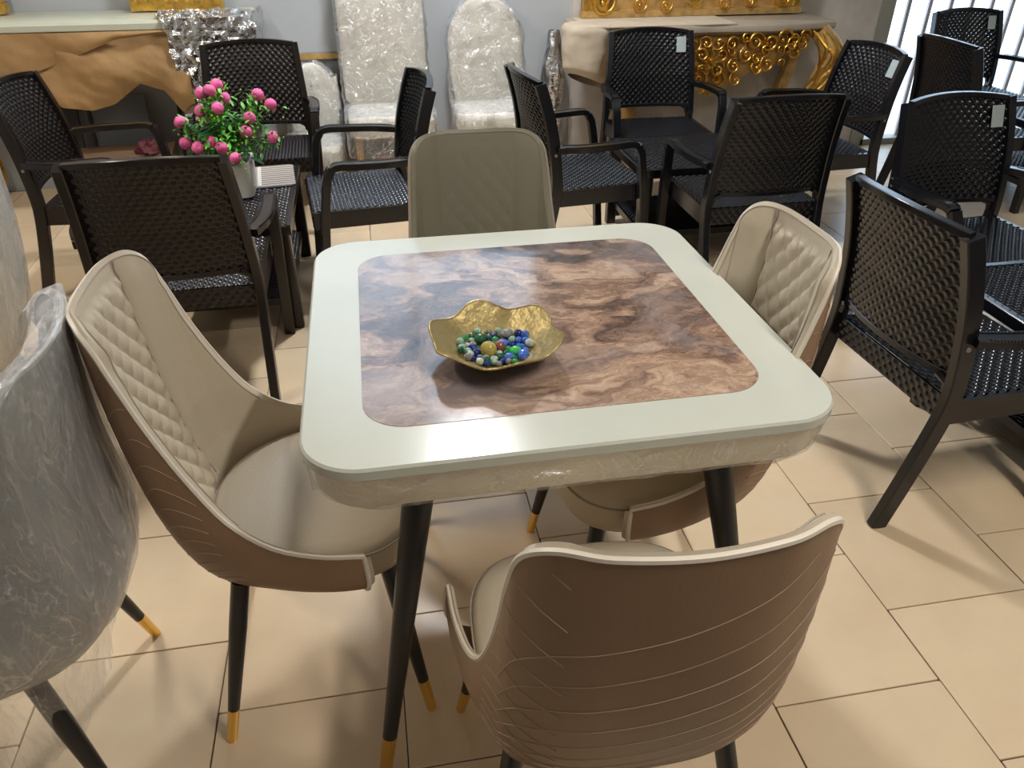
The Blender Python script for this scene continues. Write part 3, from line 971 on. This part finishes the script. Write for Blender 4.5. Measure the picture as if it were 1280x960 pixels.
GC = {'green': (.05, .32, .10), 'dark green': (.02, .13, .06), 'blue': (.08, .18, .62), 'dark blue': (.015, .03, .22), 'clear': (.62, .68, .62), 'amber': (.55, .45, .12), 'red brown': (.30, .10, .08), 'bright green': (.06, .62, .12), 'grey': (.26, .27, .25), 'pale green': (.36, .55, .42)}
GM = {k: glass_mat('glass_' + k.replace(' ', '_'), c) for k, c in GC.items()}
gems = [(-.022, .030, .0125, 'dark green', .7), (.012, .026, .0125, 'blue', .6), (.024, .038, .0135, 'grey', .6), (.002, -.008, .0155, 'amber', 1), (.004, .012, .0115, 'red brown', 1),
        (.030, -.004, .0120, 'bright green', .8), (.022, -.026, .0115, 'blue', .6), (.046, -.024, .0110, 'blue', .5), (-.046, .010, .0085, 'dark blue', 1), (-.040, -.006, .0085, 'dark blue', 1),
        (-.022, -.036, .0085, 'dark green', 1), (.040, .024, .0085, 'dark blue', 1), (.034, .016, .0085, 'dark blue', 1), (.052, .018, .008, 'blue', 1), (.056, .002, .0085, 'clear', .9)]
cyc = ['pale green', 'green', 'clear', 'dark green', 'grey', 'blue', 'pale green', 'dark blue']
grng = random.Random(3)
while len(gems) < 62:
    a, r = grng.uniform(0, 6.283), 0.064 * math.sqrt(grng.random())
    x, y = r * math.cos(a), r * math.sin(a) * 0.9
    col = cyc[len(gems) % 8]
    if x > .03 and col in ('green', 'dark green'):
        col = 'blue'
    if x < -.015 and col in ('blue',):
        col = 'dark green'
    gems.append((x, y, grng.uniform(.0062, .0080), col, grng.choice([1, .9, .75])))
P = np.array([g[:2] for g in gems])
Rg = np.array([g[2] for g in gems])
for it in range(300):
    for i in range(len(P)):
        d = P[i] - P
        L = np.linalg.norm(d, axis=1)
        for j in np.where((L < (Rg[i] + Rg) * 0.88) & (L > 0))[0]:
            push = ((Rg[i] + Rg[j]) * 0.88 - L[j]) * 0.25
            P[i] += d[j] / L[j] * push
            P[j] -= d[j] / L[j] * push
        rad = np.linalg.norm(P[i])
        if rad > 0.066:
            P[i] *= 0.066 / rad
ZG = np.zeros(len(P))
done = []
for i in sorted(range(len(P)), key=lambda q: (Rg[q] > .0105, q == 3, (q * 37) % 61)):      # small ones first, the large ones rest on top
    fl = gems[i][4]
    ks = (np.linalg.norm(P[i]) + Rg[i] * .3) / 0.118
    z = 0.0045 + 0.046 * max(0, (ks - 0.30) / 0.70) ** 1.35 + Rg[i] * fl
    for j in done:
        d = np.linalg.norm(P[i] - P[j])
        sm = (Rg[i] + Rg[j]) * .96
        if d < sm * .86:
            z = max(z, ZG[j] + math.sqrt(sm * sm - d * d) * (fl + gems[j][4]) / 2)
    ZG[i] = z
    done.append(i)
sph = {}
def gem_mesh(r, fl, col):
    key = (round(r, 4), fl, col)
    if key not in sph:
        mb = MB()
        G = np.array([[(r * math.sin(math.pi * i / 10) * math.cos(2 * math.pi * j / 16), r * math.sin(math.pi * i / 10) * math.sin(2 * math.pi * j / 16), r * fl * math.cos(math.pi * i / 10)) for j in range(17)] for i in range(11)])
        sph[key] = mb.grid(G, flip=True).mesh('glass_gem', GM[col], angle=180)
    return sph[key]
for (x, y, r, col, fl), (px_, py_), zg in zip(gems, P, ZG):
    o = link('glass_gem', gem_mesh(r, fl, col), None, (BC.x + px_, BC.y + py_, BC.z + zg), (grng.uniform(-.25, .25), grng.uniform(-.25, .25), 0))
    size = 'large' if r > .0105 else 'small'
    tag(o, f'{size} {col} glass gem lying among others in the gold bowl', 'glass gem', 'glass gems in the gold bowl')

# ------------------------------------------------------------------ wrapped chairs at the back wall
def wrap_box(root, pts_rings, seed, amp):
    G = np.array(pts_rings, float)
    for i in range(G.shape[0]):
        for j in range(G.shape[1]):
            q = G[i, j]
            jj = j % (G.shape[1] - 1)
            q2 = G[i, jj]
            G[i, j] = G[i, j] + np.array([amp * fbm(q2[0] * 14 + seed, q2[1] * 14, q2[2] * 11, 1, 3), amp * fbm(q2[0] * 13, q2[1] * 14 + seed, q2[2] * 12, 1, 3), 0])
    return MB().grid(G).build('plastic_wrap', M['film_white'], root, angle=180)
def loop(hx, hy, r, z, cy, n=40):
    P = np.array(rounded_rect(hx, hy, r, 8))
    P = np.vstack([P, P[:1]])
    P = bspl(P, n)
    return [(x, y + cy, z) for x, y in P]
def wrapped_chair(x, y, deg, wd, hz, oval, label, seat_z=0.45, mat='white_uph', legmat='gilt_flat', seat_d=0.40):
    r = empty('wrapped_chair', (x, y, 0), math.radians(deg))
    hw = wd / 2
    # backrest outline in the xz plane
    O = []
    if oval:
        for a in np.linspace(0, math.pi, 25):
            O.append((hw * math.cos(a), hz - 0.24 + 0.24 * math.sin(a)))
        O += [(-hw * 0.98, 0.60), (-hw * 0.88, seat_z), (hw * 0.88, seat_z), (hw * 0.98, 0.60)]
    else:
        for px_, pz_ in rounded_rect(hw, (hz - seat_z) / 2, 0.05, 5):
            O.append((px_, (hz + seat_z) / 2 + pz_))
    lean = lambda z: -0.20 - 0.10 * (z - seat_z) / (hz - seat_z)
    V, F = [], []
    n = len(O)
    cz = sum(q[1] for q in O) / n
    layers = [(0.94, 0.000), (1.0, 0.012), (1.0, 0.045), (0.93, 0.062), (0.55, 0.072), (0.05, 0.074)]
    for sc_, off in layers:
        for px_, pz_ in O:
            zz = cz + (pz_ - cz) * sc_
            V.append((px_ * sc_, lean(zz) + off, zz))
    for k in range(len(layers) - 1):
        for i in range(n):
            j = (i + 1) % n
            F.append((k * n + i, k * n + j, (k + 1) * n + j, (k + 1) * n + i))
    F.append(tuple(range(n))[::-1])
    F.append(tuple((len(layers) - 1) * n + i for i in range(n)))
    MB().add(V, F).build('backrest', M[mat], r)
    st = MB()
    f = lambda d, z: ([(px_, py_ + 0.02) for px_, py_ in rounded_rect(hw * 0.98 - d, seat_d / 2 - d, 0.05, 5)], z)
    stack_rings(st, [f(.01, seat_z - .10), f(.0, seat_z - .09), f(0, seat_z - .02), f(.012, seat_z - .004), f(.05, seat_z + .006)])
    st.build('seat', M[mat], r)
    for sx in (-1, 1):
        for yy in (-.15, .17):
            MB().tube([(sx * (hw - .05), yy, seat_z - .10), (sx * (hw - .04), yy * 1.08, 0)], [.022, .013], 8).build('leg', M[legmat], r)
    rings = []
    for z in np.linspace(seat_z + .01, hz + .012, 30):
        if oval and z > hz - 0.24:
            k = math.sqrt(max(0.0, 1 - ((z - hz + 0.24) / 0.255) ** 2))
        else:
            k = 1.0
        rings.append(loop(max(hw * k + .014, .03), 0.052, 0.03, z, lean(z) + 0.036))
    wrap_box(r, rings, x * 3, 0.016)
    rings = [loop(hw + .012, seat_d / 2 + .012, .05, z, 0.02) for z in np.linspace(seat_z - .20, seat_z + .012, 16)] + [loop(hw * k, seat_d / 2 * k, .05 * k, seat_z + .014 + .004 * (1 - k), 0.02) for k in (.9, .6, .3, .08)]
    wrap_box(r, rings, x * 3 + 5, 0.014)
    return tag(r, label, 'chair', 'white chairs in plastic wrap along the back wall')
wrapped_chair(-.170, 3.13, 181, .47, 1.16, False, 'ivory chair with tall rectangular back in wrinkled plastic against the back wall')
wrapped_chair(.40, 3.10, 179, .42, 0.985, True, 'white chair with rounded oval back in wrinkled plastic against the back wall')
wrapped_chair(-.60, 3.13, 178, .30, 0.66, True, 'low ivory wrapped chair beside the foil-covered console end', seat_z=.30, seat_d=.34)
fp = empty('foil_roll', (0.815, 3.36, 0))
G = np.zeros((40, 33, 3))
for i in range(40):
    z = i / 39 * 0.80
    for j in range(33):
        a = 2 * math.pi * (j % 32) / 32
        k = 0.062 * (1 - 0.5 * max(0, (z - .6) / .2)) * (1 + 0.28 * fbm(math.cos(a) * 1.6, math.sin(a) * 1.6, z * 9, 1.3, 3))
        G[i, j] = (k * math.cos(a), k * math.sin(a), z)
MB().grid(G).build('foil', M['foil'], fp, angle=60)
MB().tube([(0, 0, 0), (0, 0, .79)], .022, 10).build('core', M['cardboard'], fp)
tag(fp, 'upright post wrapped in crinkled silver foil beside the gilded console', 'roll')
bx = empty('cardboard_box', (-.14, 3.13, 0), 0.0)
MB().box((0, 0, .10), (.26, .16, .20)).build('carton', M['cardboard'], bx, False)
MB().box((0, -.078, .201), (.26, .006, .05)).build('flap', M['cardboard'], bx, False)
tag(bx, 'brown cardboard box on the floor below the tall wrapped chair', 'box')
pk = empty('picture_frame', (-.50, 3.48, 0.30))
MB().box((0, 0, .19), (.34, .03, .42)).build('panel', M['grey_board'], pk, False)
for sx in (-1, 1):
    MB().box((sx * .16, -.02, .19), (.04, .02, .42)).build('frame_side', M['gilt'], pk, False)
MB().box((0, -.02, .385), (.34, .02, .03)).build('frame_top', M['gilt_flat'], pk, False)
MB().box((0, -.02, -.155), (.05, .05, .29)).build('stand', M['gilt_flat'], pk, False)
tag(pk, 'gold-edged frame leaning behind the low wrapped chair', 'frame')

# ------------------------------------------------------------------ left console with kraft paper and foil
cl_ = empty('paper_covered_console', (-1.72, 3.22, 0))
LX = 0.88
def slab_round(mb, x0, x1, y0, y1, z0, z1, r=0.012):
    c = ((x0 + x1) / 2, (y0 + y1) / 2)
    f = lambda d, z: ([(c[0] + a, c[1] + b) for a, b in rounded_rect((x1 - x0) / 2 - d, (y1 - y0) / 2 - d, 0.03, 3)], z)
    return stack_rings(mb, [f(r, z0), f(0, z0 + r), f(0, z1 - r), f(r, z1)])
slab_round(MB(), -LX, LX, -.21, .26, .895, .945).build('top_slab', M['marble_green'], cl_)
MB().box((0, .02, .86), (1.66, .42, .07)).build('frieze', M['gilt_flat'], cl_, False)
for sx in (-1, 1):
    for yy in (-.12, .18):
        leg = bspl([(sx * .76, yy, .86), (sx * .80, yy - .02, .66), (sx * .72, yy + .01, .36), (sx * .66, yy + .02, .16), (sx * .70, yy, 0)], 16)
        MB().tube([tuple(q) for q in leg], list(np.interp(np.linspace(0, 1, 16), [0, .3, .8, 1], [.05, .055, .028, .038])), 10).build('leg', M['gilt'], cl_)
def drape(fn_top, fn_low, x0, x1, y, seed, amp, mat, name, nx=70, nz=26, sag=0.02):
    G = np.zeros((nz, nx, 3))
    for i in range(nz):
        for j in range(nx):
            x = x0 + (x1 - x0) * j / (nx - 1)
            t = i / (nz - 1)
            z = fn_top(x) + (fn_low(x) - fn_top(x)) * t
            yy = y + amp * fbm(x * 3 + seed + z * 1.5, z * 3, seed, 1.3, 4) - sag * math.sin(math.pi * t) + 0.4 * amp * math.sin((x * 1.7 + z * 3.2) * 6 + seed)
            G[i, j] = (x, yy, z)
    B = G.copy()
    B[..., 1] += 0.004
    mb = MB().grid(G).grid(B, flip=True)
    mb.grid(np.stack([G[-1], B[-1]], 0)).grid(np.stack([G[0], B[0]], 0), flip=True)
    return mb.build(name, mat, cl_, angle=70)
low = lambda x: float(np.interp(x, [-.9, -.35, -.17, -.09, .05, .16, .31, .42, .49, .56], [.60, .70, .66, .56, .535, .56, .66, .62, .50, .47]))
diag = lambda x: float(np.interp(x, [-.9, -.25, .0, .25, .56], [.62, .70, .78, .87, .90]))
drape(lambda x: .90, low, -.86, .56, -.212, 1.0, .026, M['kraft'], 'kraft_paper')
drape(lambda x: .905, diag, -.86, .50, -.238, 6.0, .012, M['kraft'], 'kraft_paper', sag=.008)
ff = MB()
nx, nz = 60, 50
G = np.zeros((nz, nx, 3))
for i in range(nz):
    for j in range(nx):
        u, t = j / (nx - 1), i / (nz - 1)
        # from the top slab over the front edge and down, wrapping round the right end
        s = t * 0.75
        x = .44 + u * .48 + .10 * (t if s > .2 else 0) * (1 - u)
        if s < 0.26:
            y, z = .03 - s, .954
        else:
            y, z = -.235, .954 - (s - .26)
        if u > .9:
            z -= (u - .9) * .3
        d = 0.024
        G[i, j] = (x + d * .6 * fbm(x * 12, z * 12, 4, 1, 3), y - abs(d * fbm(x * 13, z * 13 + y * 9, 9, 1, 3)) - .004, z + .004 + (abs(d * fbm(x * 12, y * 14, 2, 1, 3)) if s < .26 else 0))
ff.grid(G).build('foil_sheet', M['foil'], cl_, angle=25)
eg = np.zeros((14, 14, 3))
for i in range(14):
    for j in range(14):
        eg[i, j] = (.90 + .03 * fbm(i * .5, j * .5, 3, 1, 3), -.24 + .48 * j / 13, .955 - .42 * i / 13)
MB().grid(eg).build('foil_sheet', M['foil'], cl_, angle=25)
cr = MB()
for i in range(12):
    cr.box((-.36 + .011 * (i % 6), -.225 + .006 * random.random(), .918 + .013 * (i // 6)), (.008, .010, .010), random.random())
cr.build('foil_scrap', M['foil'], cl_, False)
tag(cl_, 'console table with pale top, draped in brown kraft paper and silver foil at one end', 'console')
for x0, wd in ((-2.36, .62), (-1.22, .46)):
    fr = empty('gilt_mirror', (x0, 3.36, .949))
    MB().box((0, 0, .028), (wd, .07, .05)).build('frame_base', M['gilt'], fr, False)
    for k in range(int(wd / .05)):
        MB().lathe([(0, .026), (.012, .022), (.018, .010), (.016, 0)], 8, (-wd / 2 + .03 + k * .05, -.03, .046)).build('bead', M['gilt'], fr)
    MB().box((0, .03, .5), (wd * .94, .03, .9)).build('mirror_back', M['gilt_flat'], fr, False)
    MB().box((0, .012, .5), (wd * .74, .006, .78)).build('mirror_glass', M['mirror'], fr, False)
    tag(fr, 'gilded frame standing on the paper-covered console, ' + ('wide one' if wd > .5 else 'narrower one near the foil'), 'mirror')
for (x, y, wd, h, rz, mt, lab) in ((-1.66, 3.36, .30, .52, .1, 'grey_board', 'grey board leaning under the paper-covered console'), (-1.24, 3.30, .20, .50, -.2, 'grey_board', 'small grey board turned sideways under the console, near the foil'), (-1.95, 3.38, .14, .60, .0, 'dark_wood', 'dark wooden panel under the paper-covered console')):
    bo_ = empty('leaning_board', (x, y, 0), rz)
    MB().tube([(0, -.05, .0), (0, .06, h)], 1.0, sq=(wd, .015), side=(1, 0, 0)).build('board', M[mt], bo_, False)
    MB().tube([(-wd / 2, -.058, .0), (-wd / 2, .052, h)], 1.0, sq=(.018, .02), side=(1, 0, 0)).build('edge_trim', M['dark_wood'], bo_, False)
    tag(bo_, lab, 'board')
cb = empty('cardboard_carton', (-1.60, 3.08, 0), .10)
MB().box((0, 0, .15), (.50, .30, .30)).build('carton', M['cardboard'], cb, False)
MB().box((-.05, -.06, .302), (.50, .14, .006), .05).build('flap', M['cardboard'], cb, False)
tag(cb, 'brown carton on the floor under the paper-covered console', 'box')
df = empty('crumpled_cloth', (-1.45, 3.04, .306))
G = np.zeros((14, 22, 3))
for i in range(14):
    for j in range(22):
        th, ph = math.pi / 2 * i / 13, 2 * math.pi * (j % 21) / 21
        k = .07 * (1 + .45 * fbm(math.cos(ph) * 2, math.sin(ph) * 2, th * 2, 1.5, 3))
        G[i, j] = (k * math.sin(th) * math.cos(ph), k * math.sin(th) * math.sin(ph), .8 * k * math.cos(th))
MB().grid(G, flip=True).build('cloth', M['dark_flower'], df, angle=50)
tag(df, 'dark red crumpled cloth on the carton under the console', 'cloth')

# ------------------------------------------------------------------ gilded carved console on the right
cg = empty('carved_console', (1.66, 3.20, 0))
GX = 0.76
def front_y(x):
    return -.19 + .05 * (abs(x) / GX) ** 2 + .02 * math.cos(x / GX * math.pi * 2)
tp = MB()
xs = np.linspace(-GX, GX, 41)
out = [(x, front_y(x)) for x in xs] + [(GX, .26), (-GX, .26)]
ins_ = lambda d: [(x * (1 - d / GX), y + (d if y < 0 else -d * .2)) for x, y in out]
stack_rings(tp, [(ins_(.03), .790), (ins_(.012), .806), (ins_(.0), .815), (ins_(.0), .840), (ins_(.01), .850)])
tp.build('top_slab', M['console_top'], cg, angle=50)
apn = MB()
zl = lambda x: .49 + .26 * min(1, (abs(x) / .62)) ** 1.7 + .018 * math.cos(x * 26)
A = np.zeros((10, 61, 3))
for j, x in enumerate(np.linspace(-.64, .64, 61)):
    for i in range(10):
        A[i, j] = (x, front_y(x) + .055 + .02 * math.sin(math.pi * i / 9) * -1, .795 + (zl(x) + .02 - .795) * i / 9)
Bk = A.copy()
Bk[..., 1] += .02
apn.grid(A).grid(Bk, flip=True)
apn.grid(np.stack([A[-1], Bk[-1]], 0))
apn.build('carved_apron', M['gilt_flat'], cg, angle=60)
def spiral(turns, R, hand, rad):
    P, Rr = [], []
    for t in np.linspace(0, 1, 26):
        a = hand * turns * 2 * math.pi * t
        q = R * (1 - t) ** 0.8 + R * .10
        P.append((q * math.cos(a), -.012 * math.sin(math.pi * t), q * math.sin(a)))
        Rr.append(rad * (0.45 + .8 * math.sin(math.pi * min(1, t * 1.1 + .05)) ** .6))
    mb = MB().tube(P, Rr, 7)
    q = P[-1]
    G = np.array([[(q[0] + rad * 1.5 * math.sin(math.pi * i / 6) * math.cos(math.pi * j / 5), q[1] - .004 + rad * 1.5 * math.cos(math.pi * i / 6), q[2] + rad * 1.5 * math.sin(math.pi * i / 6) * math.sin(math.pi * j / 5)) for j in range(11)] for i in range(7)])
    return mb.grid(G).mesh('scroll', M['gilt'], angle=80)
SP = [spiral(1.4, .055, 1, .009), spiral(1.4, .055, -1, .009), spiral(1.1, .04, 1, .008), spiral(1.1, .04, -1, .008), spiral(.7, .065, 1, .010), spiral(.7, .065, -1, .010)]
srng = random.Random(11)
for row, (zt, nn) in enumerate(((.06, 8), (.30, 7), (.56, 6), (.82, 5))):
    for k in range(nn):
        x = (k + .5 + .2 * srng.uniform(-1, 1)) / nn * .60
        top_z, low_z = .775, zl(x)
        z = top_z + (low_z - top_z) * (zt + .08 * srng.uniform(-1, 1))
        if top_z - low_z < .07 and row > 1:
            continue
        idx = srng.randrange(3) * 2
        ry, scl = srng.uniform(0, 6.28), srng.uniform(.62, .95)
        for sx in (-1, 1):
            o = link('scroll', SP[idx + (0 if sx > 0 else 1)], cg, (sx * x, front_y(x) + .030 - .012 * srng.random(), z), (0, ry * sx, 0))
            o.scale = (scl, 1.3, scl)
# central rosette and shell
pet = MB()
leaf_geo(pet, Vector((0, 0, 0)), Vector((0, -.3, 1)), Vector((0, -1, 0)), .075, .020)
petm = pet.mesh('petal', M['gilt'], angle=180)
for k in range(9):
    link('petal', petm, cg, (0, front_y(0) + .01, .66), (0, k * 2 * math.pi / 9, 0))
for k in range(-3, 4):
    link('petal', petm, cg, (0, front_y(0) + .02, .53), (0, k * .42 + math.pi, 0))
MB().tube([(0, front_y(0) + .02, .66), (0, front_y(0) - .03, .66)], [.028, .012], 10).build('rosette_centre', M['gilt'], cg)
for sx in (-1, 1):
    dx_ = 0.0 if sx > 0 else 0.20
    lp = bspl([(sx * .66, -.13, .80), (sx * .735, -.165, .70), (sx * .735, -.165, .62), (sx * .665, -.12, .42), (sx * .60, -.09, .20), (sx * .57, -.09, .09), (sx * .61, -.12, 0)], 26)
    lp = lp + np.array([dx_, 0, 0])
    rad = np.interp(np.linspace(0, 1, 26), [0, .15, .35, .75, .9, 1], [.055, .068, .058, .028, .026, .04])
    lg = MB().tube([tuple(q) for q in lp], list(rad), 12).build('leg', M['gilt_flat'], cg)
    for k in range(9 if sx > 0 else 0):                    # acanthus ribs flowing down the knee
        a = -math.pi * (k + .5) / 9
        P_ = []
        for i in range(0, 22):
            wob = .25 * math.sin(i * .9 + k * 1.7)
            P_.append((lp[i][0] + rad[i] * 1.03 * math.cos(a + wob), lp[i][1] + rad[i] * 1.03 * math.sin(a + wob), lp[i][2] + .004 * math.sin(i * 2 + k)))
        MB().tube(P_, list(np.interp(np.linspace(0, 1, 22), [0, .2, 1], [.006, .011, .003])), 5).build('acanthus_rib', M['gilt'], lg)
    bl = bspl([(sx * .66, .20, .80), (sx * .70, .20, .62), (sx * .62, .20, .30), (sx * .60, .20, 0)], 14)
    bl = bl + np.array([dx_, 0, 0])
    MB().tube([tuple(q) for q in bl], list(np.interp(np.linspace(0, 1, 14), [0, .4, 1], [.045, .045, .025])), 8).build('leg', M['gilt_flat'], cg)
# cream cloth tied over the left knee
G = np.zeros((24, 41, 3))
for i in range(24):
    t = i / 23
    for j in range(41):
        a = 2 * math.pi * (j % 40) / 40
        rx_, ry_ = .150 - .012 * t, .142 - .02 * t
        k = 1 + .05 * fbm(math.cos(a) * 2 + 3, math.sin(a) * 2, t * 3, 1, 3) + .03 * math.sin(a * 5 + t * 4)
        if t < .12:
            k *= .90 + .10 * math.sin(t / .12 * math.pi / 2)
        if t > .86:
            k *= 1 - (t - .86) * 1.6
        G[i, j] = (-.70 + rx_ * k * math.cos(a), -.045 + ry_ * k * math.sin(a), .858 - .30 * t - .05 * t * math.cos(a - .6))
cap = np.stack([np.tile(np.array([[-.69, -.08, .862]]), (41, 1)), G[0]], 0)
co_ = MB().grid(cap, flip=False).grid(G, flip=True).build('cloth_cover', M['cloth'], cg, angle=70)
MB().box((-.30, .03, .853), (.86, .40, .006)).build('cloth_cover', M['cloth'], cg, False)
tag(cg, 'gilded console table with carved scroll apron and one cloth-covered corner', 'console')
mf = empty('gilt_mirror', (1.66, 3.40, .857))
MB().box((0, 0, .018), (1.36, .08, .034)).build('frame_base', M['gilt_flat'], mf, False)
MB().box((0, .035, .60), (1.34, .03, 1.15)).build('mirror_back', M['gilt_flat'], mf, False)
MB().box((0, .015, .66), (1.02, .006, .90)).build('mirror_glass', M['mirror'], mf, False)
for sx in (-1, 1):
    MB().box((sx * .60, .0, .60), (.14, .06, 1.15)).build('frame_side', M['gilt'], mf, False)
    for x, s_, z in ((.56, 1.25, .085), (.34, .8, .07), (.18, .7, .06)):
        o = link('scroll', SP[0 if sx > 0 else 1], mf, (sx * x, -.03, z), (0, sx * .6, 0))
        o.scale = (s_, 1.2, s_)
for k in range(5):
    link('petal', petm, mf, (0, -.035, .04), (0, (k - 2) * .5, 0))
tag(mf, 'large gilded mirror with carved scrolls standing on the gilded console', 'mirror')
